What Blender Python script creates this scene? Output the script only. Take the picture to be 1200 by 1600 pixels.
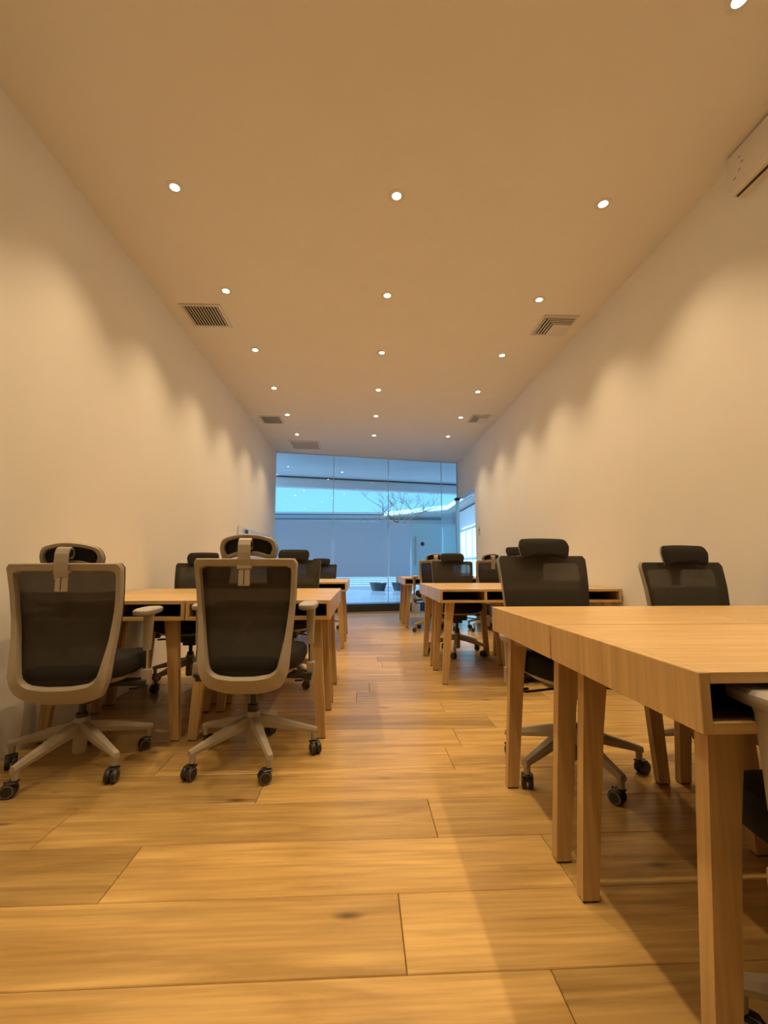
import bpy, bmesh, math, random
from mathutils import Vector, Matrix
random.seed(7)
for o in list(bpy.data.objects): bpy.data.objects.remove(o)
C = bpy.context.scene.collection
PI = math.pi

# ------------------------------------------------------------------ camera
CAM_H = .94
cam_d = bpy.data.cameras.new('camera'); cam = bpy.data.objects.new('camera', cam_d); C.objects.link(cam)
cam_d.sensor_fit = 'HORIZONTAL'; cam_d.sensor_width = 36; cam_d.lens = 36*710.9/1200
cam_d.clip_start = .02; cam_d.clip_end = 300
cam.location = (0, 0, CAM_H)
cam.rotation_euler = (PI/2+.1168, 0, -.0482)
bpy.context.scene.camera = cam

# ------------------------------------------------------------------ light, sky, exposure
W = bpy.data.worlds.new('world'); bpy.context.scene.world = W; W.use_nodes = True
wn = W.node_tree; wn.nodes.clear()
w_out = wn.nodes.new('ShaderNodeOutputWorld'); w_bg = wn.nodes.new('ShaderNodeBackground')
w_tc = wn.nodes.new('ShaderNodeTexCoord'); w_sep = wn.nodes.new('ShaderNodeSeparateXYZ'); w_rm = wn.nodes.new('ShaderNodeValToRGB')
wn.links.new(w_tc.outputs['Generated'], w_sep.inputs[0]); wn.links.new(w_sep.outputs['Z'], w_rm.inputs[0])
w_rm.color_ramp.elements[0].position = 0; w_rm.color_ramp.elements[0].color = (.26, .70, 1, 1)
w_rm.color_ramp.elements[1].position = .6; w_rm.color_ramp.elements[1].color = (.12, .42, 1, 1)
wn.links.new(w_rm.outputs[0], w_bg.inputs[0]); w_bg.inputs[1].default_value = 1.15
wn.links.new(w_bg.outputs[0], w_out.inputs[0])

sun_d = bpy.data.lights.new('sun', 'SUN'); sun_d.energy = 20.0; sun_d.color = (.52, .80, 1); sun_d.angle = .02
sun = bpy.data.objects.new('sun', sun_d); C.objects.link(sun)
sun.rotation_euler = Vector((-.62, -.05, .75)).to_track_quat('Z', 'Y').to_euler()

SPOT_W = 56.0
SPOT_COL = (1, .72, .40)
LENS_EMIT = 40
sc = bpy.context.scene
sc.view_settings.view_transform = 'Standard'; sc.view_settings.look = 'None'
sc.view_settings.gamma = 1; sc.view_settings.use_curve_mapping = False
sc.view_settings.exposure = 0.3

# ------------------------------------------------------------------ materials
def new_mat(name):
    m = bpy.data.materials.new(name); m.use_nodes = True
    return m, m.node_tree, m.node_tree.nodes['Principled BSDF']
def N(nt, t, **kw):
    n = nt.nodes.new(t)
    for k, v in kw.items(): setattr(n, k, v)
    return n
def plain(name, col, rough=.5, metal=0, noise=.06, scale=40, bump=0, spec=.5):
    m, nt, b = new_mat(name)
    tc = N(nt, 'ShaderNodeTexCoord'); nz = N(nt, 'ShaderNodeTexNoise'); nz.inputs['Scale'].default_value = scale
    nt.links.new(tc.outputs['Object'], nz.inputs['Vector'])
    mx = N(nt, 'ShaderNodeMix', data_type='RGBA')
    mx.inputs['A'].default_value = (*[c*(1-noise) for c in col], 1); mx.inputs['B'].default_value = (*[min(1, c*(1+noise)) for c in col], 1)
    nt.links.new(nz.outputs['Fac'], mx.inputs['Factor']); nt.links.new(mx.outputs['Result'], b.inputs['Base Color'])
    b.inputs['Roughness'].default_value = rough; b.inputs['Metallic'].default_value = metal
    b.inputs['Specular IOR Level'].default_value = spec
    if bump:
        bp = N(nt, 'ShaderNodeBump'); bp.inputs['Strength'].default_value = bump; bp.inputs['Distance'].default_value = .002
        nt.links.new(nz.outputs['Fac'], bp.inputs['Height']); nt.links.new(bp.outputs[0], b.inputs['Normal'])
    return m
def wood(name, dark, light, axis='X', var=.0, knots=False, rough=.4, gscale=1.0, spec=.5):
    """grain runs along the object's axis"""
    m, nt, b = new_mat(name); L = nt.links.new
    tc = N(nt, 'ShaderNodeTexCoord'); oi = N(nt, 'ShaderNodeObjectInfo')
    off = N(nt, 'ShaderNodeVectorMath', operation='ADD'); sc_ = N(nt, 'ShaderNodeVectorMath', operation='SCALE')
    cmb = N(nt, 'ShaderNodeCombineXYZ')
    for i in range(3): L(oi.outputs['Random'], cmb.inputs[i])
    sc_.inputs['Scale'].default_value = 37.0; L(cmb.outputs[0], sc_.inputs[0])
    L(tc.outputs['Object'], off.inputs[0]); L(sc_.outputs[0], off.inputs[1])
    def mapped(s):
        mp = N(nt, 'ShaderNodeMapping'); mp.inputs['Scale'].default_value = s; L(off.outputs[0], mp.inputs[0]); return mp
    along = {'X': (1.3, 12, 12), 'Y': (9, .9, 9), 'Z': (9, 9, .9)}[axis]
    al2 = {'X': (2.5, 70, 70), 'Y': (70, 2.5, 70), 'Z': (70, 70, 2.5)}[axis]
    n1 = N(nt, 'ShaderNodeTexNoise'); n1.inputs['Scale'].default_value = gscale; n1.inputs['Detail'].default_value = 5; n1.inputs['Distortion'].default_value = 1.2
    L(mapped(along).outputs[0], n1.inputs['Vector'])
    n2 = N(nt, 'ShaderNodeTexNoise'); n2.inputs['Scale'].default_value = gscale; n2.inputs['Detail'].default_value = 3
    L(mapped(al2).outputs[0], n2.inputs['Vector'])
    mr = N(nt, 'ShaderNodeMapRange'); mr.inputs['From Min'].default_value = .33; mr.inputs['From Max'].default_value = .68
    L(n1.outputs['Fac'], mr.inputs['Value'])
    mx = N(nt, 'ShaderNodeMix', data_type='RGBA'); mx.inputs['A'].default_value = (*dark, 1); mx.inputs['B'].default_value = (*light, 1)
    L(mr.outputs[0], mx.inputs['Factor'])
    m2 = N(nt, 'ShaderNodeMapRange'); m2.inputs['From Min'].default_value = .3; m2.inputs['From Max'].default_value = .7; m2.inputs['To Min'].default_value = .82; m2.inputs['To Max'].default_value = 1.1
    L(n2.outputs['Fac'], m2.inputs['Value'])
    v = N(nt, 'ShaderNodeMath', operation='MULTIPLY'); L(m2.outputs[0], v.inputs[0])
    rv = N(nt, 'ShaderNodeMapRange'); rv.inputs['To Min'].default_value = 1-var; rv.inputs['To Max'].default_value = 1+var*.6
    L(oi.outputs['Random'], rv.inputs['Value']); L(rv.outputs[0], v.inputs[1])
    last = v.outputs[0]
    if knots:
        vo = N(nt, 'ShaderNodeTexVoronoi'); vo.inputs['Scale'].default_value = 1.0; L(mapped((2.2, 6.0, 1)).outputs[0], vo.inputs['Vector'])
        kr = N(nt, 'ShaderNodeMapRange'); kr.inputs['From Min'].default_value = .02; kr.inputs['From Max'].default_value = .11; kr.inputs['To Min'].default_value = .35; kr.inputs['To Max'].default_value = 1
        kn = N(nt, 'ShaderNodeMath', operation='ADD'); ks = N(nt, 'ShaderNodeMath', operation='MULTIPLY'); ks.inputs[1].default_value = .1
        L(n1.outputs['Fac'], ks.inputs[0]); L(vo.outputs['Distance'], kn.inputs[0]); L(ks.outputs[0], kn.inputs[1]); 
        kk = N(nt, 'ShaderNodeMath', operation='SUBTRACT'); kk.inputs[1].default_value = .05; L(kn.outputs[0], kk.inputs[0]); L(kk.outputs[0], kr.inputs['Value'])
        v2 = N(nt, 'ShaderNodeMath', operation='MULTIPLY'); L(last, v2.inputs[0]); L(kr.outputs[0], v2.inputs[1]); last = v2.outputs[0]
    fin = N(nt, 'ShaderNodeVectorMath', operation='SCALE'); L(mx.outputs['Result'], fin.inputs[0]); L(last, fin.inputs['Scale'])
    L(fin.outputs[0], b.inputs['Base Color'])
    b.inputs['Roughness'].default_value = rough; b.inputs['Specular IOR Level'].default_value = spec
    bp = N(nt, 'ShaderNodeBump'); bp.inputs['Strength'].default_value = .15; bp.inputs['Distance'].default_value = .001
    L(n2.outputs['Fac'], bp.inputs['Height']); L(bp.outputs[0], b.inputs['Normal'])
    return m
def glass_mat(name, tint, refl=1.0):
    m, nt, b = new_mat(name); nt.nodes.remove(b); L = nt.links.new
    out = nt.nodes['Material Output']
    tr = N(nt, 'ShaderNodeBsdfTransparent'); tr.inputs[0].default_value = (*tint, 1)
    gl = N(nt, 'ShaderNodeBsdfGlossy'); gl.inputs['Roughness'].default_value = .0
    fr = N(nt, 'ShaderNodeFresnel'); fr.inputs[0].default_value = 1.5
    mu = N(nt, 'ShaderNodeMath', operation='MULTIPLY'); mu.inputs[1].default_value = refl
    mx = N(nt, 'ShaderNodeMixShader'); L(fr.outputs[0], mu.inputs[0]); L(mu.outputs[0], mx.inputs[0]); L(tr.outputs[0], mx.inputs[1]); L(gl.outputs[0], mx.inputs[2])
    L(mx.outputs[0], out.inputs[0]); return m
def film_mat(name, col, clear):
    m, nt, b = new_mat(name); nt.nodes.remove(b); L = nt.links.new
    out = nt.nodes['Material Output']
    tl = N(nt, 'ShaderNodeBsdfTranslucent'); tl.inputs[0].default_value = (*col, 1)
    df = N(nt, 'ShaderNodeBsdfDiffuse'); df.inputs[0].default_value = (*col, 1)
    tr = N(nt, 'ShaderNodeBsdfTransparent'); tr.inputs[0].default_value = (.9, .95, 1, 1)
    m1 = N(nt, 'ShaderNodeMixShader'); m1.inputs[0].default_value = .12; L(tl.outputs[0], m1.inputs[1]); L(df.outputs[0], m1.inputs[2])
    m2 = N(nt, 'ShaderNodeMixShader'); m2.inputs[0].default_value = clear; L(m1.outputs[0], m2.inputs[1]); L(tr.outputs[0], m2.inputs[2])
    L(m2.outputs[0], out.inputs[0]); return m
def mesh_mat(name):
    m, nt, b = new_mat(name); L = nt.links.new
    out = nt.nodes['Material Output']
    b.inputs['Base Color'].default_value = (.046, .041, .032, 1); b.inputs['Roughness'].default_value = .8; b.inputs['Specular IOR Level'].default_value = .25
    tc = N(nt, 'ShaderNodeTexCoord'); wv = N(nt, 'ShaderNodeTexWave'); wv.bands_direction = 'Z'; wv.inputs['Scale'].default_value = 90
    L(tc.outputs['Object'], wv.inputs['Vector'])
    mr = N(nt, 'ShaderNodeMapRange'); mr.inputs['To Min'].default_value = .02; mr.inputs['To Max'].default_value = .09
    L(wv.outputs['Fac'], mr.inputs['Value'])
    tr = N(nt, 'ShaderNodeBsdfTransparent'); mx = N(nt, 'ShaderNodeMixShader')
    sp = N(nt, 'ShaderNodeSeparateXYZ'); L(tc.outputs['Object'], sp.inputs[0])
    st = N(nt, 'ShaderNodeMapRange'); st.inputs['From Min'].default_value = .825; st.inputs['From Max'].default_value = .835; st.inputs['To Min'].default_value = .35; st.inputs['To Max'].default_value = 1.15
    L(sp.outputs['Z'], st.inputs['Value'])        # the lower part of the back is a double layer of mesh
    mu = N(nt, 'ShaderNodeMath', operation='MULTIPLY'); L(mr.outputs[0], mu.inputs[0]); L(st.outputs[0], mu.inputs[1])
    L(mu.outputs[0], mx.inputs[0]); L(b.outputs[0], mx.inputs[1]); L(tr.outputs[0], mx.inputs[2]); L(mx.outputs[0], out.inputs[0])
    return m
def emit_mat(name, col, s):
    m, nt, b = new_mat(name)
    b.inputs['Base Color'].default_value = (.8, .8, .8, 1)
    b.inputs['Emission Color'].default_value = (*col, 1); b.inputs['Emission Strength'].default_value = s
    return m

M_wall = plain('wall_paint', (.85, .84, .81), .85, noise=.02, scale=3, bump=.03, spec=.2)
M_ceil = plain('ceiling_paint', (.82, .80, .76), .9, noise=.02, scale=3, spec=.2)
M_floor = wood('oak_plank', (.39, .24, .080), (.60, .395, .145), 'X', var=.24, knots=True, rough=.30)
M_sub = plain('subfloor', (.05, .03, .02), .9)
M_desk = wood('beech_veneer', (.57, .375, .155), (.68, .46, .21), 'X', var=.05, rough=.36)
M_side = wood('beech_end_panel', (.60, .40, .17), (.65, .44, .20), 'Z', var=.05, rough=.36)
M_leg = wood('beech_leg', (.50, .325, .135), (.60, .405, .18), 'Z', var=.05, rough=.42)
M_cubshade = wood('cubby_shade', (.06, .033, .015), (.09, .05, .022), 'X', rough=.6)  # dark brown paints in the shade inside the open desk boxes
M_pad = plain('foot_pad', (.03, .02, .02), .7)
M_taupe = plain('taupe_plastic', (.36, .315, .245), .42, noise=.03)
M_taupe2 = plain('light_grey_rubber', (.40, .37, .34), .55, noise=.05)
M_mesh = mesh_mat('black_mesh')
M_cush = plain('black_fabric', (.024, .022, .020), .9, noise=.25, scale=400, bump=.3, spec=.2)
M_black = plain('black_plastic', (.018, .017, .016), .4)
M_chrome = plain('brushed_chrome', (.62, .60, .56), .28, metal=1)
M_wheelring = plain('caster_grey', (.25, .23, .22), .35)
M_white = plain('white_plastic', (.75, .73, .69), .45, noise=.02)
M_vent = plain('vent_white', (.72, .70, .66), .5, noise=.02)
M_dark = plain('duct_dark', (.05, .042, .032), .9)
M_tan = plain('access_panel_tan', (.50, .44, .34), .8)
M_glass = glass_mat('clear_glass', (.92, .98, 1), 1.0)
M_edge = plain('glass_edge', (.45, .75, .78), .2)
M_film = film_mat('frosted_film', (.90, .95, 1.0), .25)
M_film2 = film_mat('frosted_door_film', (.82, .95, .95), .30)
M_curb = plain('dark_threshold', (.035, .035, .03), .5)
M_steel = plain('brushed_steel', (.55, .56, .55), .35, metal=.8)
M_lens = emit_mat('lamp_lens', (1, .80, .50), LENS_EMIT)
M_pave = None

# ------------------------------------------------------------------ mesh helpers
class MB:
    def __init__(s): s.v = []; s.f = []; s.m = []; s.mats = []; s.sm = []
    def mi(s, mat):
        if mat not in s.mats: s.mats.append(mat)
        return s.mats.index(mat)
    def add(s, vs, fs, mat, smooth=False, T=None):
        b = len(s.v); k = s.mi(mat)
        s.v += [tuple(T @ Vector(p)) if T is not None else tuple(p) for p in vs]
        for f in fs: s.f.append([i+b for i in f]); s.m.append(k); s.sm.append(smooth)
    def box(s, x0, x1, y0, y1, z0, z1, mat, c=0, T=None):
        """box, with chamfer c on every edge when c>0"""
        if c <= 0:
            vs = [(x, y, z) for z in (z0, z1) for y in (y0, y1) for x in (x0, x1)]
            s.add(vs, [(0, 2, 3, 1), (4, 5, 7, 6), (0, 1, 5, 4), (2, 6, 7, 3), (0, 4, 6, 2), (1, 3, 7, 5)], mat, T=T); return
        bm = bmesh.new(); bmesh.ops.create_cube(bm, size=1)
        for v in bm.verts: v.co = Vector((x0+(v.co.x+.5)*(x1-x0), y0+(v.co.y+.5)*(y1-y0), z0+(v.co.z+.5)*(z1-z0)))
        bmesh.ops.bevel(bm, geom=bm.edges[:], offset=c, segments=2 if c > .004 else 1, affect='EDGES', profile=.6)
        bm.verts.index_update()
        s.add([tuple(v.co) for v in bm.verts], [[v.index for v in f.verts] for f in bm.faces], mat, T=T); bm.free()
    def prism(s, pts, z0, z1, mat, T=None, smooth=False):
        """polygon pts (x,y) extruded z0..z1"""
        n = len(pts); vs = [(x, y, z0) for x, y in pts]+[(x, y, z1) for x, y in pts]
        s.add(vs, [list(range(n))[::-1], list(range(n, 2*n))], mat, T=T)
        s.add(vs, [(i, (i+1) % n, n+(i+1) % n, n+i) for i in range(n)], mat, smooth, T=T)
    def tube(s, path, rads, mat, n=12, T=None, caps=True, smooth=True):
        path = [Vector(p) for p in path]
        if not isinstance(rads, (list, tuple)): rads = [rads]*len(path)
        rings = []; up = None
        for i, p in enumerate(path):
            d = (path[min(i+1, len(path)-1)]-path[max(i-1, 0)]).normalized()
            if up is None: up = d.orthogonal().normalized()
            up = (up-d*up.dot(d)).normalized(); w = d.cross(up)
            rings.append([p+(up*math.cos(2*PI*k/n)+w*math.sin(2*PI*k/n))*rads[i] for k in range(n)])
        vs = [q for r in rings for q in r]
        fs = [(i*n+k, i*n+(k+1) % n, (i+1)*n+(k+1) % n, (i+1)*n+k) for i in range(len(path)-1) for k in range(n)]
        s.add(vs, fs, mat, smooth, T=T)
        if caps: s.add(vs, [list(range(n))[::-1], list(range((len(path)-1)*n, len(path)*n))], mat, T=T)
    def lathe(s, prof, mat, n=24, T=None, smooth=True, caps=True):
        vs = [(r*math.cos(2*PI*k/n), r*math.sin(2*PI*k/n), z) for r, z in prof for k in range(n)]
        fs = [(i*n+k, i*n+(k+1) % n, (i+1)*n+(k+1) % n, (i+1)*n+k) for i in range(len(prof)-1) for k in range(n)]
        s.add(vs, fs, mat, smooth, T=T)
        if caps: s.add(vs, [list(range(n))[::-1], list(range((len(prof)-1)*n, len(prof)*n))], mat, T=T)
    def ribbon(s, path, w, th, mat, T=None):
        """flat band: path of (y,z), width w along x, thickness th"""
        P = [Vector((0, *p)) for p in path]; A = []; B = []
        for i, p in enumerate(P):
            d = (P[min(i+1, len(P)-1)]-P[max(i-1, 0)]).normalized(); nrm = Vector((0, -d.z, d.y))
            A.append(p+nrm*th/2); B.append(p-nrm*th/2)
        vs = []
        for a, b_ in zip(A, B): vs += [a+Vector((-w/2, 0, 0)), a+Vector((w/2, 0, 0)), b_+Vector((w/2, 0, 0)), b_+Vector((-w/2, 0, 0))]
        fs = [(4*i+k, 4*i+(k+1) % 4, 4*i+4+(k+1) % 4, 4*i+4+k) for i in range(len(P)-1) for k in range(4)]
        fs += [(3, 2, 1, 0), tuple(4*(len(P)-1)+k for k in range(4))]
        s.add(vs, fs, mat, T=T)
    def mesh(s, name):
        me = bpy.data.meshes.new(name); me.from_pydata(s.v, [], s.f)
        for m in s.mats: me.materials.append(m)
        me.polygons.foreach_set('material_index', s.m); me.polygons.foreach_set('use_smooth', s.sm)
        bm = bmesh.new(); bm.from_mesh(me); bmesh.ops.remove_doubles(bm, verts=bm.verts[:], dist=1e-5)
        bmesh.ops.recalc_face_normals(bm, faces=bm.faces[:])
        for e in bm.edges:
            if len(e.link_faces) == 2 and e.calc_face_angle(0) > .7: e.smooth = False
        bm.to_mesh(me); bm.free(); me.update()
        return me
    def build(s, name, parent=None, loc=None):
        o = bpy.data.objects.new(name, s.mesh(name)); C.objects.link(o)
        if parent: o.parent = parent
        if loc: o.location = loc
        return o
def tag(o, label=None, cat=None, group=None, kind=None):
    for k, v in (('label', label), ('category', cat), ('group', group), ('kind', kind)):
        if v: o[k] = v
    return o
def thing(name, label, cat, loc=(0, 0, 0), rz=0, group=None):
    o = bpy.data.objects.new(name, None); C.objects.link(o); o.location = loc; o.rotation_euler = (0, 0, rz)
    o.empty_display_size = .1
    return tag(o, label, cat, group)
def copy_tree(o, parent=None):
    c = o.copy(); C.objects.link(c); c.parent = parent
    for ch in o.children: copy_tree(ch, c)
    return c
def struct(mb, name, label=None):
    o = mb.build(name); return tag(o, label, kind='structure')

# ------------------------------------------------------------------ the room
XL, XR, ZC = -1.752, 2.125, 3.232
Y0 = -2.0
GA, GB = Vector((XL, 9.15)), Vector((XR, 9.98))         # the skewed glass front
def gy(x): return GA.y+(x-GA.x)*(GB.y-GA.y)/(GB.x-GA.x)
GANG = math.atan2(GB.y-GA.y, GB.x-GA.x)
DOOR_Y0 = 8.42; DOOR_Z = 2.42

mb = MB(); mb.box(XL-.15, XR+.15, Y0-.1, 10.1, -.12, -.0135, M_sub); floor = struct(mb, 'floor')
ROW = .2637; PL = 1.37
known = {0: .448, 1: .11, 2: -.735, 3: .27, 4: .95, 5: .437, 6: .53}       # a joint's x in the rows nearest the camera
k0 = int((Y0-.9)/ROW)-1
for k in range(k0, 36):
    ya = .902+k*ROW; yb = ya+ROW
    if yb < Y0 or ya > 10.0: continue
    j = known.get(k, random.uniform(0, PL))
    x = j-PL*math.ceil((j-XL)/PL)
    while x < XR:
        xa, xb = max(x, XL), min(x+PL, XR); x += PL
        if xb-xa < .03: continue
        p = MB(); g = .0009; c = .0022
        yt = yb
        # cut the far planks to the skewed glass line
        if ya > gy(xa)-.02: continue
        X0, X1, Y0_, Y1_ = -(xb-xa)/2+g, (xb-xa)/2-g, -ROW/2+g, ROW/2-g
        vs = [(X0, Y0_, -.012), (X1, Y0_, -.012), (X1, Y1_, -.012), (X0, Y1_, -.012), (X0, Y0_, -c), (X1, Y0_, -c), (X1, Y1_, -c), (X0, Y1_, -c),
              (X0+c, Y0_+c, 0), (X1-c, Y0_+c, 0), (X1-c, Y1_-c, 0), (X0+c, Y1_-c, 0)]
        fs = [(3, 2, 1, 0), (8, 9, 10, 11)]+[(i, (i+1) % 4, 4+(i+1) % 4, 4+i) for i in range(4)]+[(4+i, 4+(i+1) % 4, 8+(i+1) % 4, 8+i) for i in range(4)]
        p.add(vs, fs, M_floor)
        p.build('plank', floor, ((xa+xb)/2, (ya+yb)/2, 0))

T = .15
mb = MB(); mb.box(XL-T, XL, Y0-T, GA.y+.06, 0-.02, ZC+.1, M_wall); struct(mb, 'wall_left')
mb = MB(); mb.box(XR, XR+T, Y0-T, DOOR_Y0, -.02, ZC+.1, M_wall); mb.box(XR, XR+T, DOOR_Y0, GB.y+.02, DOOR_Z, ZC+.1, M_wall); struct(mb, 'wall_right')
mb = MB(); mb.box(XL-T, XR+T, Y0-T, Y0, -.02, ZC+.1, M_wall); struct(mb, 'wall_back')
mb = MB()
mb.prism([(XL-T, Y0-T), (XR+T, Y0-T), (XR+T, gy(XR+T)+.05), (XL-T, gy(XL-T)+.05)], ZC, ZC+.12, M_ceil); struct(mb, 'ceiling')

# glass front: local frame along the glass line
RG = Matrix.Translation((GA.x, GA.y, 0)) @ Matrix.Rotation(GANG, 4, 'Z')
LEN = (GB-GA).length
def lx(x): return (x-GA.x)/math.cos(GANG)
def gl_struct(mb, name, label=None, parent=None):
    o = mb.build(name); o.matrix_world = RG
    if parent: o.parent = parent; o.matrix_parent_inverse = parent.matrix_world.inverted()
    else: tag(o, label, kind='structure')
    return o
mb = MB(); mb.box(.0, LEN-.02, -.05, .05, 0, .15, M_curb, .004); gl_struct(mb, 'trim_1', 'dark low threshold under the glass front')
cuts = [XL+.004, -.600, .555, 1.045, 1.752, XR-.01]
FZ0, FZ1 = .70, 1.84
n_w = 0
for i in range(5):
    a, b_ = lx(cuts[i])+.004, lx(cuts[i+1])-.004
    door = (i == 3)
    n_w += 0 if door else 1
    nm = 'door_1' if door else 'window_%d' % n_w
    z0 = .155
    root = bpy.data.objects.new(nm, None); C.objects.link(root); root.matrix_world = RG; tag(root, kind='structure')
    bpy.context.view_layer.update()
    def ch(mb_, name):
        o = mb_.build(name); o.parent = root; return o
    m_ = MB(); m_.box(a, b_, -.006, .006, z0, ZC-.006, M_glass); ch(m_, 'pane')
    if i != 2: m_ = MB(); m_.box(b_-.002, b_+.010, -.009, .009, z0, ZC-.006, M_edge); ch(m_, 'glass_joint')
    m_ = MB(); m_.box(a+.012, b_-.012, -.0085, -.0065, FZ0, FZ1, M_film2 if i >= 3 else M_film); ch(m_, 'frosted_film')
    if door:
        h = MB()
        for sy in (-1, 1):
            h.tube([(a+.10, sy*.05, .93), (a+.10, sy*.05, 1.56)], .014, M_steel, 12)
            for z in (1.0, 1.48): h.tube([(a+.10, sy*.05, z), (a+.10, sy*.005, z)], .009, M_steel, 8)
        ch(h, 'door_handle')
        h = MB(); h.lathe([(.0, -.012), (.042, -.012), (.046, -.006), (.046, .0), (.0, .0)][1:4], plain('dark_red_sticker', (.10, .03, .035), .5), 24, T=Matrix.Translation((a+.26, -.010, 1.40)) @ Matrix.Rotation(PI/2, 4, 'X'))
        ch(h, 'round_sign')
mb = MB(); mb.box(.0, LEN, -.02, .02, ZC-.012, ZC-.0005, M_steel); gl_struct(mb, 'trim_2', 'thin metal channel over the glass front')
# side doorway in the right wall
root = bpy.data.objects.new('door_2', None); C.objects.link(root); tag(root, kind='structure')
m_ = MB(); m_.box(XR+.045, XR+.085, DOOR_Y0+.002, GB.y-.03, .0, .02, M_steel); m_.build('sill', root)
mb = MB(); mb.box(XR-.060, XR+.015, GB.y-.13, GB.y-.06, 0, 2.40, M_steel, .004)
mb.box(XR-.08, XR+.03, GB.y-.15, GB.y-.04, 2.36, DOOR_Z, M_black, .004); struct(mb, 'trim_3', 'slim metal post with a black cap where the glass front meets the right wall')

# ------------------------------------------------------------------ desks
def leg_mesh(side):
    """side=+1: outer face towards +x. Tapered, splayed outward; local origin at desk edge"""
    m = MB(); h = .75-.107
    s = -side
    o_t, i_t, o_b, i_b = .055*s, .130*s, .020*s, .068*s
    d = .036
    def ring(a, b_, z): return [(a, 0, z), (b_, 0, z), (b_, d, z), (a, d, z)]
    vs = ring(o_b, i_b, .006)+ring(o_b+(o_t-o_b)*.72, i_b+(i_t-i_b)*.62, h*.72)+ring(o_t, i_t, h)
    fs = [(3, 2, 1, 0), (8, 9, 10, 11)]+[(4*j+i, 4*j+(i+1) % 4, 4*j+4+(i+1) % 4, 4*j+4+i) for j in range(2) for i in range(4)]
    m.add(vs, fs, M_leg)
    a, b_ = sorted((o_b, i_b))
    m.box(a+.003, b_-.003, .003, d-.003, 0, .006, M_pad)
    return m.mesh('leg')
LEGM = {s: leg_mesh(s) for s in (-1, 1)}
desk_cache = {}
def make_desk(w, d, x, y, flip, label, group):
    """box desk, open front towards -y (flip: towards +y)"""
    t = .020; z1, z0 = .75, .643
    key = (round(w, 3), round(d, 3))
    if key not in desk_cache:
        P = {}
        m = MB(); m.box(-w/2+t, w/2-t, -d/2, d/2, z1-t, z1, M_desk, .0008); P['tabletop'] = m.mesh('tabletop')
        m = MB(); m.box(-w/2+t, w/2-t, -d/2, d/2, z0, z0+t, M_desk, .0008); P['bottom_panel'] = m.mesh('bottom_panel')
        m = MB(); m.box(0, t, -d/2, d/2, z0, z1, M_side, .0015); P['side_panel'] = m.mesh('side_panel')
        m = MB(); m.box(-w/2+t, w/2-t, d/2-t, d/2, z0+t, z1-t, M_desk); P['back_panel'] = m.mesh('back_panel')
        m = MB(); a_, f_ = w/2-t-.0005, -d/2+.022  # added thin dark sheets carrying the painted interior shade, set back from the front
        m.box(-a_, a_, f_, d/2-t-.0005, z0+t+.0003, z0+t+.0015, M_cubshade); m.box(-a_, a_, f_, d/2-t-.0005, z1-t-.0015, z1-t-.0003, M_cubshade); m.box(-a_, a_, d/2-t-.0015, d/2-t-.0003, z0+t, z1-t, M_cubshade); P['cubby_shade'] = m.mesh('cubby_shade')
        m = MB(); m.box(-t/2, t/2, -d/2+.004, d/2-t, z0+t, z1-t, M_desk, .001); P['divider'] = m.mesh('divider')
        desk_cache[key] = P
    P = desk_cache[key]
    r = thing('desk', label, 'desk', (x, y, 0), PI if flip else 0, group)
    def part(nm, lx_=0, ly_=0, me=None):
        o = bpy.data.objects.new(nm, me or P[nm]); C.objects.link(o); o.parent = r; o.location = (lx_, ly_, 0); return o
    part('tabletop'); part('bottom_panel'); part('back_panel'); part('cubby_shade'); part('divider')
    part('side_panel', -w/2); part('side_panel', w/2-t)
    for sx in (-1, 1):
        for yy in (-d/2+.062, d/2-.062-.036):
            part('leg', sx*w/2, yy, LEGM[sx])
    return r
D = .6594
def cluster(xs, w, y, names, group):
    """two back-to-back rows of two desks; xs = left edges"""
    g = .0028
    for row in range(2):
        for i, xa in enumerate(xs):
            make_desk(w-2*g, D-.012, xa+w/2, y+D/2+row*D, row == 1, names[row*2+i], group)
WR = (XR-.010-.6)/2
WL = (XL+.008+.17)/-2
G = 'box desks in the rows'
cluster([.60, .60+WR], WR, .8074, ['nearest wooden box desk at bottom right with its open cubby and corner towards the camera',
    'box desk at the right wall beside the nearest desk, mostly cut by the photo edge',
    'box desk joined behind the nearest right desk, its end panel left of the vertical seam',
    'box desk at the right wall in front of the dark chair standing furthest right'], G)
cluster([.622, .622+WR-.011], WR-.011, 3.65, ['box desk with two dark cubbies facing the camera, middle cluster right of the aisle',
    'box desk against the right wall in the middle right cluster, dark cubby facing the camera',
    'box desk joined behind the middle right cubby desk, nearer the aisle',
    'box desk at the right wall joined behind the middle right cluster front desk'], G)
cluster([.64, .64+WR-.02], WR-.02, 6.921, ['small-looking box desk by the glass front right of the aisle, cubby towards camera',
    'box desk by the right wall in the cluster nearest the glass door',
    'rear box desk right of the aisle closest to the glass front',
    'rear box desk at the right wall closest to the glass front'], G)
cluster([XL+.008, XL+.008+WL], WL, 2.554, ['box desk against the left wall behind the leftmost taupe chair',
    'box desk by the aisle behind the second taupe chair, left side, cubby facing camera',
    'box desk at the left wall in front of the dark chair near the wall',
    'box desk by the aisle joined behind the second taupe chair\'s desk'], G)
cluster([XL+.008, XL+.008+WL], WL, 5.27, ['box desk against the left wall in the far left cluster',
    'far left cluster box desk by the aisle, its end showing beyond the second taupe chair',
    'rear box desk at the left wall nearest the glass front',
    'rear box desk by the aisle on the left nearest the glass front'], G)

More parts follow.
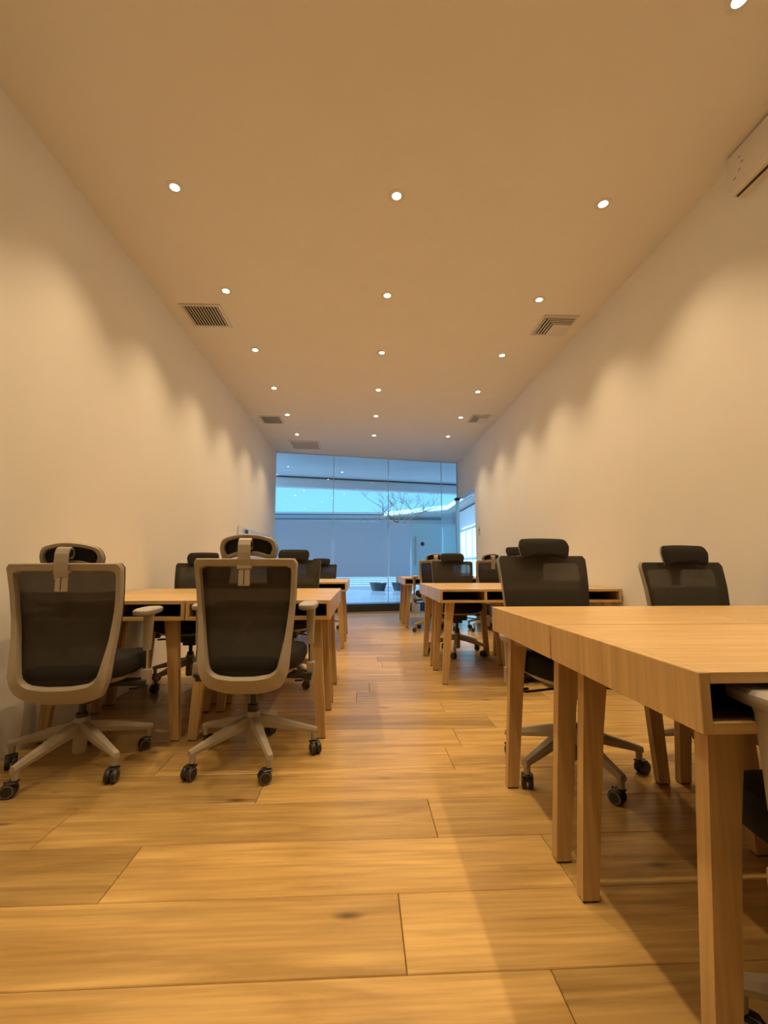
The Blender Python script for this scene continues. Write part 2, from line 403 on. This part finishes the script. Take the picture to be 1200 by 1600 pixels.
# ------------------------------------------------------------------ task chair
def round_poly(pts, n):
    """pts: (x,z,r). rounded closed polygon resampled to n points"""
    out = []; k = len(pts)
    for i in range(k):
        p0, p1, p2 = Vector(pts[i-1][:2]), Vector(pts[i][:2]), Vector(pts[(i+1) % k][:2]); r = pts[i][2]
        a = (p0-p1).normalized(); b_ = (p2-p1).normalized(); ang = a.angle(b_)
        if r <= 0 or ang > 3.13: out.append(p1); continue
        t = min(r/math.tan(ang/2), (p0-p1).length*.49, (p2-p1).length*.49)
        A, B = p1+a*t, p1+b_*t
        for s_ in range(9):
            u = s_/8; out.append(A*(1-u)**2+p1*2*u*(1-u)+B*u*u)
    L_ = [0]
    for i in range(len(out)): L_.append(L_[-1]+(out[(i+1) % len(out)]-out[i]).length)
    res = []
    for q in range(n):
        s_ = L_[-1]*q/n; i = 0
        while L_[i+1] < s_: i += 1
        u = (s_-L_[i])/max(1e-9, L_[i+1]-L_[i]); res.append(out[i].lerp(out[(i+1) % len(out)], u))
    return res
def mirror_poly(half):
    """half: list of (x>=0,z,r) from top centre clockwise to bottom centre -> starts at the top centre point"""
    top = (0, half[0][1], 0); bot = (0, half[-1][1], 0)
    return [top]+half+[bot]+[(-x, z, r) for x, z, r in reversed(half)]
PROF = [(.34, -.150), (.37, -.185), (.41, -.212), (.47, -.224), (.55, -.215), (.63, -.203), (.72, -.203), (.82, -.216), (.90, -.235), (.97, -.256), (1.1, -.30)]
def prof(z):
    if z <= PROF[0][0]: return PROF[0][1]
    for (a, ya), (b_, yb) in zip(PROF, PROF[1:]):
        if z <= b_:
            u = (z-a)/(b_-a); return ya+(yb-ya)*u
    return PROF[-1][1]
def S_back(x, z): return prof(z)+.42*x*x
def ring_frame(m, outer, inner, S, mat, sec):
    n = len(outer); vs = []
    for f, d in sec:
        for o_, i_ in zip(outer, inner):
            p = o_.lerp(i_, f); vs.append((p.x, S(p.x, p.y)+d, p.y))
    k = len(sec)
    fs = [(j*n+i, j*n+(i+1) % n, ((j+1) % k)*n+(i+1) % n, ((j+1) % k)*n+i) for j in range(k) for i in range(n)]
    m.add(vs, fs, mat, True)
def sheet(m, outline, S, mat, off, ctr, rings=9, bulge=0, rim=None):
    n = len(outline); vs = []; fs = []
    for j in range(rings):
        f = 1-j/rings
        for p in outline:
            q = Vector(ctr).lerp(p, f); vs.append((q.x, S(q.x, q.y)+off+bulge*(1-f**4), q.y))
    vs.append((ctr[0], S(*ctr)+off+bulge, ctr[1]))
    for j in range(rings-1):
        fs += [(j*n+i, j*n+(i+1) % n, (j+1)*n+(i+1) % n, (j+1)*n+i) for i in range(n)]
    fs += [((rings-1)*n+i, (rings-1)*n+(i+1) % n, rings*n) for i in range(n)]
    m.add(vs, fs, mat, True)
    if rim is not None:
        vr = [(p.x, S(p.x, p.y)+off, p.y) for p in outline]+[(p.x, S(p.x, p.y)+rim, p.y) for p in outline]
        m.add(vr, [(i, (i+1) % n, n+(i+1) % n, n+i) for i in range(n)], mat, True)
NB = 72
back_out = round_poly(mirror_poly([(.237, .960, .010), (.226, .76, .3), (.213, .60, .3), (.204, .445, .12), (.170, .365, .07), (.075, .334, .05)]), NB)
back_in = round_poly(mirror_poly([(.208, .922, .022), (.199, .76, .3), (.180, .60, .3), (.152, .455, .05), (.120, .432, .05), (.05, .423, .1)]), NB)
# head support
HZ = 1.032
def S_head(x, z): return -.222+1.5*x*x-.25*(z-HZ)
def head_outlines(k):
    a = lambda pts: [Vector((p.x, p.y-k*p.x*p.x+.006)) for p in pts]
    return (a(round_poly(mirror_poly([(.125, HZ+.050, .05), (.137, HZ+.01, .03), (.122, HZ-.056, .02), (.06, HZ-.050, .1)]), 48)),
            a(round_poly(mirror_poly([(.100, HZ+.030, .02), (.112, HZ+.005, .02), (.100, HZ-.034, .01), (.05, HZ-.028, .1)]), 48)))

chair_parts = {}
m = MB(); ring_frame(m, back_out, back_in, S_back, M_taupe, [(0, 0), (0, -.022), (.12, -.034), (.85, -.028), (1, -.014), (1, 0)])
m.box(-.075, .075, -.19, -.08, .352, .385, M_taupe, .006)      # yoke running forward under the seat
m.add(*[[], []], M_taupe)
chair_parts['back_frame'] = m.mesh('back_frame')
m = MB(); sheet(m, back_out, S_back, M_mesh, .012, (0, .66), 9, rim=.001); chair_parts['mesh_back'] = m.mesh('mesh_back')
m = MB()
m.box(-.026, .026, -.012, .0, .835, .940, M_taupe, .003, T=Matrix.Translation((0, 0, 0)) @ Matrix.Translation((0, -.262, 0)))
m.box(-.034, .034, -.278, -.258, .912, .932, M_taupe, .003)
m.box(-.0015, .0015, -.2755, -.270, .840, .908, M_black)
chair_parts['headrest_post'] = m.mesh('headrest_post'); m = MB()
m.ribbon([(-.268, .925), (-.279, .96), (-.285, 1.00), (-.284, 1.035), (-.275, 1.056), (-.259, 1.064), (-.244, 1.055), (-.238, 1.038), (-.243, 1.022), (-.254, 1.018)], .056, .008, M_taupe)
m.tube([(-.030, -.258, 1.040), (.030, -.258, 1.040)], .011, M_black, 12)
chair_parts['headrest_bracket'] = m.mesh('headrest_bracket')
for k_, nm in ((1.5, ''), (.35, '_flat')):
    h_out, h_in = head_outlines(k_)
    m = MB(); ring_frame(m, h_out, h_in, S_head, M_taupe, [(0, 0), (0, -.010), (.2, -.016), (.8, -.014), (1, -.006), (1, 0)])
    chair_parts['headrest_frame'+nm] = m.mesh('headrest_frame')
    m = MB(); sheet(m, h_out, S_head, M_cush, .008, (0, HZ), 7, bulge=.020, rim=.0005); sheet(m, h_out, S_head, M_cush, .0008, (0, HZ), 4)
    chair_parts['headrest_cushion'+nm] = m.mesh('headrest_cushion')
# seat cushion: superellipse layers
def slab(m, layers, mat, n=48, cy=.03, e=3.2):
    vs = []
    for (a, b_, z, droop) in layers:
        for k in range(n):
            t = 2*PI*k/n; c, s_ = math.cos(t), math.sin(t)
            x = a*math.copysign(abs(c)**(2/e), c); y = b_*math.copysign(abs(s_)**(2/e), s_)
            zz = z-droop*max(0, y/b_-.45)**2
            vs.append((x, cy+y, zz))
    L_ = len(layers)
    fs = [(j*n+i, j*n+(i+1) % n, (j+1)*n+(i+1) % n, (j+1)*n+i) for j in range(L_-1) for i in range(n)]
    m.add(vs, fs, mat, True); m.add(vs, [list(range(n))[::-1], list(range((L_-1)*n, L_*n))], mat)
m = MB(); slab(m, [(.225, .222, .438, .05), (.243, .240, .446, .06), (.252, .248, .470, .06), (.250, .246, .498, .06), (.238, .234, .516, .07), (.20, .20, .524, .07), (.10, .10, .520, .0)], M_cush)
chair_parts['seat'] = m.mesh('seat')
m = MB(); slab(m, [(.14, .15, .400, .0), (.20, .20, .410, .03), (.232, .226, .436, .055)], M_taupe); chair_parts['seat_shell'] = m.mesh('seat_shell')
m = MB(); m.box(-.085, .085, -.12, .13, .335, .405, M_black, .012); m.box(-.05, .05, -.05, .05, .300, .336, M_black, .008)
m.box(-.29, .29, -.035, .035, .378, .398, M_black, .004)
m.tube([(.06, .06, .36), (.20, .07, .352), (.235, .07, .350), (.245, .05, .348), (.235, .02, .348), (.20, .015, .348)], .0055, M_black, 8)
m.tube([(-.06, .02, .36), (-.21, .03, .340), (-.26, .04, .335)], [.006, .006, .009], M_black, 8)
chair_parts['mechanism'] = m.mesh('mechanism')
m = MB(); m.lathe([(.026, .19), (.026, .245), (.024, .247)], M_black, 20); m.lathe([(.015, .247), (.015, .325)], M_black, 16)
chair_parts['gas_lift'] = m.mesh('gas_lift')
m = MB(); m.lathe([(.022, .058), (.030, .066), (.031, .16), (.036, .175), (.034, .215), (.030, .222)], M_taupe, 24); chair_parts['hub'] = m.mesh('hub')
def arm_mesh(s):
    m = MB()
    m.tube([(s*.250, 0, .372), (s*.285, 0, .372)], .020, M_black, 12)
    m.box(*sorted((s*.262, s*.302)), -.020, .020, .372, .445, M_taupe, .006)
    m.tube([(s*.281, 0, .44), (s*.279, 0, .56)], .0115, M_chrome, 12)
    return m.mesh('armrest')
def sleeve_mesh(s):
    m = MB()
    # tapered upper sleeve
    w0, w1, d0, d1 = .018, .023, .018, .026
    vs = [];
    for z, w_, d_ in ((.535, w0, d0), (.62, w0*1.15, d0*1.1), (.700, w1, d1), (.710, w1*1.1, d1*1.2)):
        for k in range(12):
            t = 2*PI*(k+.5)/12; vs.append((s*.277+w_*math.copysign(abs(math.cos(t))**.6, math.cos(t)), d_*math.copysign(abs(math.sin(t))**.6, math.sin(t)), z))
    m.add(vs, [(j*12+i, j*12+(i+1) % 12, (j+1)*12+(i+1) % 12, (j+1)*12+i) for j in range(3) for i in range(12)], M_taupe, True)
    m.add(vs, [list(range(12))[::-1], list(range(36, 48))], M_taupe)
    return m.mesh('arm_sleeve')
def pad_mesh(s):
    m = MB(); cx = s*.262
    def lay(a, b_, z, y0):
        pts = []
        for k in range(32):
            t = 2*PI*k/32; c, q = math.cos(t), math.sin(t)
            pts.append((cx+a*math.copysign(abs(c)**.55, c), y0+b_*math.copysign(abs(q)**.55, q), z))
        return pts
    L1 = [lay(.030, .095, .704, .03), lay(.043, .118, .711, .03), lay(.046, .122, .722, .03)]
    L2 = [lay(.046, .122, .722, .03), lay(.045, .120, .731, .03), lay(.037, .107, .738, .03)]
    for L_, mt in ((L1, M_taupe), (L2, M_taupe2)):
        vs = [p for l in L_ for p in l]
        m.add(vs, [(j*32+i, j*32+(i+1) % 32, (j+1)*32+(i+1) % 32, (j+1)*32+i) for j in range(2) for i in range(32)], mt, True)
    m.add(L1[0], [list(range(32))[::-1]], M_taupe); m.add(L2[2], [list(range(32))], M_taupe2)
    return m.mesh('armrest_pad')
ARM = {s: arm_mesh(s) for s in (-1, 1)}; SLM = {s: sleeve_mesh(s) for s in (-1, 1)}; PADM = {s: pad_mesh(s) for s in (-1, 1)}
# star leg along +x
m = MB()
secs = [(.020, .024, .150, .205), (.10, .023, .138, .188), (.20, .020, .118, .157), (.295, .016, .100, .128), (.318, .015, .096, .120)]
vs = []
for x, hw, za, zb in secs: vs += [(x, -hw*.75, za), (x, hw*.75, za), (x, hw, (za+zb)/2), (x, hw*.7, zb), (x, -hw*.7, zb), (x, -hw, (za+zb)/2)]
fs = [(6*j+i, 6*j+(i+1) % 6, 6*j+6+(i+1) % 6, 6*j+6+i) for j in range(4) for i in range(6)]+[(5, 4, 3, 2, 1, 0), tuple(24+i for i in range(6))]
m.add(vs, fs, M_taupe)
m.tube([(.302, 0, .110), (.302, 0, .066)], [.0155, .0135], M_taupe, 14)
LEGMESH = m.mesh('leg')
m = MB()
for sy in (-1, 1):
    Tm = Matrix.Translation((.018, sy*.014, .029)) @ Matrix.Rotation(PI/2, 4, 'X')
    m.lathe([(.022, -.0095), (.0275, -.0085), (.029, -.004), (.029, .004), (.0275, .0085), (.022, .0095)], M_black, 24, T=Tm)
    m.lathe([(.0225, -.0102), (.0235, -.0104), (.0235, .0104), (.0225, .0102)], M_wheelring, 24, T=Tm)
    m.lathe([(.0212, -.0108), (.0212, .0108)], M_black, 16, T=Tm)
m.box(-.004, .038, -.0035, .0035, .030, .062, M_black, .002)
m.tube([(0, 0, .045), (0, 0, .068)], .010, M_black, 12)
m.box(-.012, .030, -.024, .024, .052, .061, M_black, .004)
CASTM = m.mesh('caster')

def make_chair(x, y, face, dz, star, label, group, swivels=(20, 160, 250, 80, 310), arm=0, head=-.035, padback=0):
    """face: direction the sitter looks, degrees from +y, counter-clockwise; star: first leg's direction in degrees in the room"""
    r = thing('office_chair', label, 'chair', (x, y, 0), math.radians(face), group)
    def part(nm, me, z=0, rz=0, parent=r, loc=None):
        o = bpy.data.objects.new(nm, me); C.objects.link(o); o.parent = parent
        o.location = loc or (0, 0, z); o.rotation_euler = (0, 0, rz); return o
    for k in ('back_frame', 'mesh_back', 'headrest_post', 'headrest_bracket', 'headrest_frame', 'headrest_cushion', 'seat', 'seat_shell', 'mechanism'):
        part(k, chair_parts[k+('_flat' if face > 90 and k in ('headrest_frame', 'headrest_cushion') else '')], dz+(head if k in ('headrest_bracket', 'headrest_frame', 'headrest_cushion') else 0))
    gl = part('gas_lift', chair_parts['gas_lift'], 0); gl.scale = (1, 1, 1+dz*.0); gl.location.z = dz*.7
    part('hub', chair_parts['hub'])
    for s in (-1, 1):
        p = part('armrest', ARM[s], dz); part('arm_sleeve', SLM[s], arm, parent=p); part('arm_pad', PADM[s], 0, parent=p, loc=(0, -padback, arm))
    for k in range(5):
        a = math.radians(star+72*k-face)
        lg = part('leg', LEGMESH, 0, a)
        part('caster', CASTM, 0, math.radians(swivels[k % 5])-a, parent=lg, loc=(.302, 0, 0))
    return r
CG = 'taupe framed mesh office chairs'
#            x      y     face  dz    star
make_chair(-1.335, 2.345, 5, -.010, 38, 'leftmost taupe-framed mesh chair, back to the camera, beside the left wall', CG, (210, 250, 300, 190, 265), head=-.036)
make_chair(-.537, 2.395, 0, .012, 9, 'second taupe-framed mesh chair from the left, back to the camera, by the aisle', CG, (300, 160, 30, 250, 200), head=-.014)
make_chair(-1.385, 3.87, 180, .0, 25, 'dark mesh chair facing the camera near the left wall, behind the desks', CG, arm=-.15)
make_chair(-.60, 3.87, 180, .028, -50, 'dark mesh chair facing the camera just right of the second taupe chair', CG, arm=-.15)
make_chair(-.62, 6.85, 180, -.005, 12, 'small far dark mesh chair left of the aisle, in front of the glass', CG, arm=-.15)
make_chair(.965, 2.160, 183, .030, 66, 'big dark mesh chair facing the camera behind the right foreground desk', CG, (330, 100, 250, 300, 200), arm=-.15)
make_chair(1.745, 2.175, 185, -.004, 10, 'dark mesh chair standing furthest right, facing the camera near the right wall', CG, arm=-.15)
make_chair(1.03, 4.98, 180, .026, -35, 'dark mesh chair facing the camera in the middle right cluster, nearer the aisle', CG, arm=-.15)
make_chair(1.80, 5.00, 182, .065, 10, 'dark mesh chair mostly hidden behind the big dark chair on the right', CG, arm=-.15, head=0)
make_chair(1.045, 6.70, 0, .052, 132, 'far taupe-framed chair seen from behind, nearest the glass door handle', CG)
make_chair(1.845, 6.70, 4, .052, 143, 'far taupe-framed chair seen from behind, by the right wall doorway', CG)
make_chair(1.0, .80, 0, -.02, 216, 'chair pushed into the nearest desk, only its armrest and seat edge showing at right edge', CG, padback=.055)

# ------------------------------------------------------------------ ceiling lights
ring = MB(); ring.lathe([(.034, -.002), (.050, -.004), (.052, -.0005), (.027, -.0005), (.027, -.002), (.034, -.002)], M_vent, 28, caps=False)
lens = MB(); lens.lathe([(.0, -.0015), (.027, -.0015), (.027, -.0008)][1:], M_lens, 24)
RM, LM = ring.mesh('trim_ring'), lens.mesh('lens')
rows = {-1: 'nearest', 0: 'second', 1: 'third', 2: 'fourth', 3: 'fifth', 4: 'sixth', 5: 'furthest'}
for i in range(-2, 6):
    y = 2.5856+1.0564*i
    for cx, side in ((-1.154, 'left'), (.204, 'middle'), (1.526, 'right')):
        if i >= 0 or (i == -1 and side != 'left'):
            lab = 'recessed warm ceiling downlight, %s one of the %s row of lamps from the camera' % (side, rows[i])
        else: lab = 'recessed warm ceiling downlight above or behind the camera'
        if i == -2: lab = 'recessed warm ceiling downlight straight above the camera, %s one of its row' % side
        elif i == -1 and side == 'left': lab = 'recessed warm ceiling downlight just outside the top left of the photo'
        r = thing('downlight', lab, 'ceiling light', (cx, y, ZC), 0, 'recessed ceiling downlights')
        for nm, me in (('trim_ring', RM), ('lens', LM)):
            o = bpy.data.objects.new(nm, me); C.objects.link(o); o.parent = r
        ld = bpy.data.lights.get('downlight_lamp')
        if not ld:
            ld = bpy.data.lights.new('downlight_lamp', 'SPOT'); ld.energy = SPOT_W; ld.color = SPOT_COL; ld.shadow_soft_size = .03
            ld.spot_size = math.radians(104); ld.spot_blend = 1.0
        o = bpy.data.objects.new('downlight_lamp', ld); C.objects.link(o); o.parent = r; o.location = (0, 0, -.012)

# ------------------------------------------------------------------ ceiling vents
def vent_frame(r, w, d, mat=M_vent, t=.03):
    m = MB()
    for x0, x1, y0, y1 in ((-w/2, w/2, -d/2, -d/2+t), (-w/2, w/2, d/2-t, d/2), (-w/2, -w/2+t, -d/2+t, d/2-t), (w/2-t, w/2, -d/2+t, d/2-t)):
        m.box(x0, x1, y0, y1, -.010, 0, mat, .002)
    m.build('frame', r)
    m = MB(); m.box(-w/2+t, w/2-t, -d/2+t, d/2-t, -.0008, -.0003, M_dark); m.build('backing', r)
def slat_vent(x0, x1, y0, y1, label):
    w, d = x1-x0, y1-y0
    r = thing('air_grille', label, 'vent', ((x0+x1)/2, (y0+y1)/2, ZC), 0, 'slatted return grilles')
    vent_frame(r, w, d)
    n = 12; sm = MB()
    T_ = Matrix.Rotation(.6, 4, 'Y'); sm.box(-.009, .009, -d/2+.03, d/2-.03, -.0012, .0012, M_vent, T=T_); me = sm.mesh('slat')
    for i in range(n):
        o = bpy.data.objects.new('slat', me); C.objects.link(o); o.parent = r; o.location = (-w/2+.03+(i+.5)*(w-.06)/n, 0, -.007)
slat_vent(-1.635, -1.265, 3.845, 4.235, 'square white grille with many slats, nearer one on the left of the ceiling')
slat_vent(-1.615, -1.265, 6.87, 7.27, 'square slatted white grille further away on the left of the ceiling')
def corner_diffuser(x0, x1, y0, y1, label):
    w, d = x1-x0, y1-y0
    r = thing('air_diffuser', label, 'vent', ((x0+x1)/2, (y0+y1)/2, ZC), 0, 'corner blow diffusers')
    vent_frame(r, w, d, t=.022)
    a, b_ = -w/2+.022, w/2-.022; c, e = -d/2+.022, d/2-.022
    for k in range(4):                       # nested L-shaped blades: near edge and left edge
        s_ = .008+k*.030; m = MB()
        m.box(a+s_, b_, c+s_, c+s_+.012, -.011, -.004, M_vent, .001, T=None)
        m.box(a+s_, a+s_+.012, c+s_+.012, e, -.011, -.004, M_vent, .001)
        m.build('blade', r)
    m = MB(); m.box(a+.125, b_, c+.125, e, -.010, -.003, M_vent, .001); m.build('blank_plate', r)
corner_diffuser(1.665, 2.005, 3.875, 4.24, 'square air diffuser with nested dark slots, nearer one on the right of the ceiling')
corner_diffuser(1.675, 1.975, 6.665, 7.045, 'square air diffuser with nested dark slots, further one on the right of the ceiling')
r = thing('access_panel', 'tan ceiling access panel in a white frame near the glass front', 'panel', (-1.095, 8.56, ZC))
m = MB()
w, d, t = .56, .58, .03
for x0, x1, y0, y1 in ((-w/2, w/2, -d/2, -d/2+t), (-w/2, w/2, d/2-t, d/2), (-w/2, -w/2+t, -d/2+t, d/2-t), (w/2-t, w/2, -d/2+t, d/2-t)):
    m.box(x0, x1, y0, y1, -.016, 0, M_vent, .002)
m.build('frame', r)
m = MB(); m.box(-w/2+t, w/2-t, -d/2+t, d/2-t, -.008, -.001, M_tan, .001); m.build('panel', r)

# ------------------------------------------------------------------ wall fittings
r = thing('air_conditioner', 'white wall-mounted air conditioner high on the right wall at the photo edge', 'air conditioner', (XR, 2.24, 2.985))
m = MB()
pr = [(0, 0), (-.012, -.0), (-.060, .008), (-.082, .030), (-.086, .12), (-.080, .225), (-.06, .243), (0, .243)]
vs = [(x, yy, z) for yy in (-.82, -.008, 0) for x, z in (pr if yy != 0 else [(x*.92, .008+z*.95) for x, z in pr])]
n = len(pr)
m.add(vs, [(j*n+i, j*n+(i+1) % n, (j+1)*n+(i+1) % n, (j+1)*n+i) for j in range(2) for i in range(n)]+[list(range(n)), list(range(2*n, 3*n))[::-1]], M_white)
m.build('body', r)
m = MB(); m.box(-.048, -.036, -.78, -.02, -.001, .004, M_dark); m.build('air_outlet', r)
m = MB()
for (y_, z_) in ((-.10, .165), (-.115, .125), (-.095, .095), (-.06, .070)): m.box(-.0885, -.0865 if 0 else -.086, y_-.008, y_+.008, z_-.003, z_+.003, M_tan)
m.build('embossed_mark', r)

r = thing('whiteboard', 'white glossy wall board with a small dark clip on the left wall near the glass', 'whiteboard', (XL, 7.55, 1.21))
m = MB(); m.box(.006, .016, -1.07, 1.07, -.29, .29, plain('board_white', (.80, .82, .86), .15, noise=.01), .002); m.build('panel', r)
m = MB()
for y_ in (-1.0, 1.0):
    for z_ in (-.25, .25): m.box(0, .006, y_-.02, y_+.02, z_-.02, z_+.02, M_steel)
m.build('standoff', r)
m = MB(); m.box(.016, .024, -.70, -.55, .20, .262, M_black, .003); m.box(.016, .020, -.80, -.74, .17, .262, M_steel, .001); m.build('clip', r)
r = thing('wall_control', 'small wall control plate with a dark button on the right wall beside the doorway', 'switch', (XR, 8.12, 1.56))
m = MB(); m.box(-.012, 0, -.04, .04, -.085, .085, M_white, .002); m.build('plate', r)
m = MB(); m.box(-.018, -.012, -.022, .022, -.005, .035, M_black, .002); m.box(-.016, -.012, -.02, .02, -.06, -.03, M_wheelring, .001); m.build('button', r)
r = thing('waste_bin', 'grey cylindrical waste bin on the floor by the glass, behind the far right desk', 'bin', (1.10, 9.35, 0))
m = MB(); m.lathe([(.070, 0), (.085, .004), (.095, .36), (.092, .364), (.088, .36), (.078, .015)], plain('bin_grey', (.42, .42, .42), .5), 28); m.build('body', r)

# ------------------------------------------------------------------ outside
def pave_mat():
    m, nt, b = new_mat('patio_paving'); L = nt.links.new
    tc = N(nt, 'ShaderNodeTexCoord'); br = N(nt, 'ShaderNodeTexBrick'); br.inputs['Scale'].default_value = 1
    br.inputs['Brick Width'].default_value = 1.2; br.inputs['Row Height'].default_value = .3; br.inputs['Mortar Size'].default_value = .02
    br.inputs['Color1'].default_value = (.14, .16, .20, 1); br.inputs['Color2'].default_value = (.07, .085, .12, 1); br.inputs['Mortar'].default_value = (.12, .12, .12, 1)
    L(tc.outputs['Object'], br.inputs['Vector']); L(br.outputs['Color'], b.inputs['Base Color']); b.inputs['Roughness'].default_value = .25
    return m
M_pave = pave_mat()
M_ext = plain('render_white', (.84, .84, .84), .8, noise=.05, scale=2)
M_ext2 = plain('render_grey', (.45, .45, .46), .8, noise=.05, scale=2)
M_roof = plain('roof_edge_dark', (.10, .10, .11), .6)
M_bark = plain('tree_bark', (.10, .075, .06), .9)
M_bowl = plain('planter_dark', (.03, .033, .04), .5)
M_soil = plain('soil', (.06, .04, .03), .95)
mb = MB(); mb.box(-30, 40, 10.15, 60, -.12, -.02, M_pave); mb.box(XR+T, 40, -3, 10.15, -.12, -.02, M_pave); mb.box(-30, XL-T, -3, 10.15, -.12, -.02, M_pave)
tag(mb.build('patio_ground'), kind='structure')
r = thing('canopy', 'flat white canopy outside over the glass front', 'canopy', (0, 0, 0))
m = MB(); m.prism([(-8, gy(-8)+.07), (6, gy(6)+.07), (6, gy(6)+2.6), (-8, gy(-8)+2.6)], ZC+.01, ZC+.16, M_ext); m.build('soffit', r)
m = MB(); m.prism([(-8, gy(-8)+2.6), (6, gy(6)+2.6), (6, gy(6)+2.85), (-8, gy(-8)+2.85)], 2.97, ZC+.4, M_ext); m.build('fascia', r)
m = MB(); m.prism([(-8, gy(-8)+2.585), (6, gy(6)+2.585), (6, gy(6)+2.6), (-8, gy(-8)+2.6)], ZC-.03, ZC+.01, M_roof); m.build('gutter_line', r)

mb = MB(); mb.box(-14, 3.6, 20.6, 20.85, -.02, 3.0, M_ext2); wl = tag(mb.build('garden_wall'), 'long pale wall closing the patio outside', 'wall')
m = MB(); m.box(-14, 3.62, 20.54, 20.9, 3.0, 3.05, M_roof); m.build('coping', wl)
m = MB(); m.box(-14, 3.62, 20.62, 20.9, 3.05, 3.22, M_ext2); m.build('cap', wl)
m = MB(); m.box(-14, 3.62, 20.56, 20.9, 3.22, 3.26, M_roof); m.build('upper_coping', wl)
m = MB(); m.box(-14, 3.62, 20.66, 20.9, 3.26, 3.36, M_ext2); m.build('upper_cap', wl)
r = thing('slatted_screen', 'low screen of pale horizontal slats outside behind the planters', 'screen', (.4, 18.6, -.02))
sm = MB(); sm.box(-1.9, 1.9, -.02, .02, 0, .045, M_ext, .003); me = sm.mesh('slat')
for k in range(5):
    o = bpy.data.objects.new('slat', me); C.objects.link(o); o.parent = r; o.location = (0, 0, .12+.085*k)
for x_ in (-1.7, 0, 1.7):
    m = MB(); m.box(x_-.03, x_+.03, .02, .06, 0, .50, M_ext2, .003); m.build('post', r)
def bowl(x, y, lab):
    r = thing('planter_bowl', lab, 'planter', (x, y, -.02), 0, 'dark patio planters')
    m = MB(); m.lathe([(.20, 0), (.24, .01), (.33, .28), (.34, .30), (.31, .30), (.29, .26), (.29, .20)], M_bowl, 28); m.build('bowl', r)
    m = MB(); m.lathe([(.288, .20), (.285, .26), (.2, .27)], M_soil, 20); m.build('soil', r)
bowl(.63, 17.6, 'dark round planter bowl outside, left one seen under the frosted band')
bowl(1.47, 17.6, 'dark round planter bowl outside, right one beside the far right desk')
# bare tree
rt = thing('bare_tree', 'bare leafless tree standing outside beyond the glass', 'tree', (1.42, 18.35, -.02))
trm = MB(); trm.tube([(0, 0, 0), (.02, 0, 1.2), (-.02, .02, 2.2), (.0, 0, 2.75)], [.075, .06, .05, .042], M_bark, 10); trm.build('trunk', rt)
rnd = random.Random(5)
def branch(m, p, d, L_, r_, lev):
    pts = [Vector(p)]; dd = Vector(d).normalized()
    for k in range(4):
        dd = (dd+Vector((rnd.uniform(-.25, .25), rnd.uniform(-.2, .2), rnd.uniform(-.12, .16)))).normalized(); pts.append(pts[-1]+dd*L_/4)
    m.tube(pts, [r_*.8, r_*.65, r_*.5, r_*.4, r_*.3], M_bark, 6)
    if lev > 0:
        for k in range(4 if lev > 1 else 5):
            q = pts[rnd.choice((1, 2, 3, 4, 4))]; side = Vector((rnd.uniform(-1, 1), rnd.uniform(-.7, .7), rnd.uniform(-.15, .7)))
            branch(m, q, dd*.6+side, L_*rnd.uniform(.5, .75), r_*.5, lev-1)
for k, dv in enumerate(((-1.6, 0, .55), (-.5, .3, 1.2), (.25, -.2, 1.3), (1.0, .2, .9), (1.7, 0, .5), (-.9, -.4, .9))):
    bm_ = MB(); branch(bm_, (0, 0, 2.3+.07*k), dv, 1.05, .030, 3); bm_.build('branch', rt)
# neighbouring pavilion to the right
r = thing('pavilion', 'white flat-roofed building outside on the right, seen through the doorway', 'building', (0, 0, -.02))
m = MB(); m.box(3.95, 12, 14.5, 18.6, 0, 3.1, M_ext); m.build('wall', r)
m = MB(); m.prism([(1.0, 20.2), (3.4, 17.8), (3.4, 13.9), (13, 13.9), (13, 26), (1.0, 26)], 3.16, 3.34, M_ext2); m.build('roof', r)
m = MB(); m.prism([(.96, 20.16), (3.36, 17.76), (3.36, 13.86), (3.4, 13.86), (3.4, 17.8), (1.0, 20.2)], 3.10, 3.16, M_roof); m.build('roof_edge', r)
m = MB()
for y_ in (15.0, 15.95, 16.9, 17.85): m.box(3.88, 3.95, y_-.04, y_+.04, .1, 2.35, M_steel, .004)
for z_ in (.1, 1.2, 2.3): m.box(3.89, 3.95, 15.0, 17.85, z_, z_+.06, M_steel, .004)
m.build('window_frame', r)
m = MB(); m.box(3.92, 3.945, 15.0, 17.85, .15, 2.32, M_edge); m.build('pane', r)
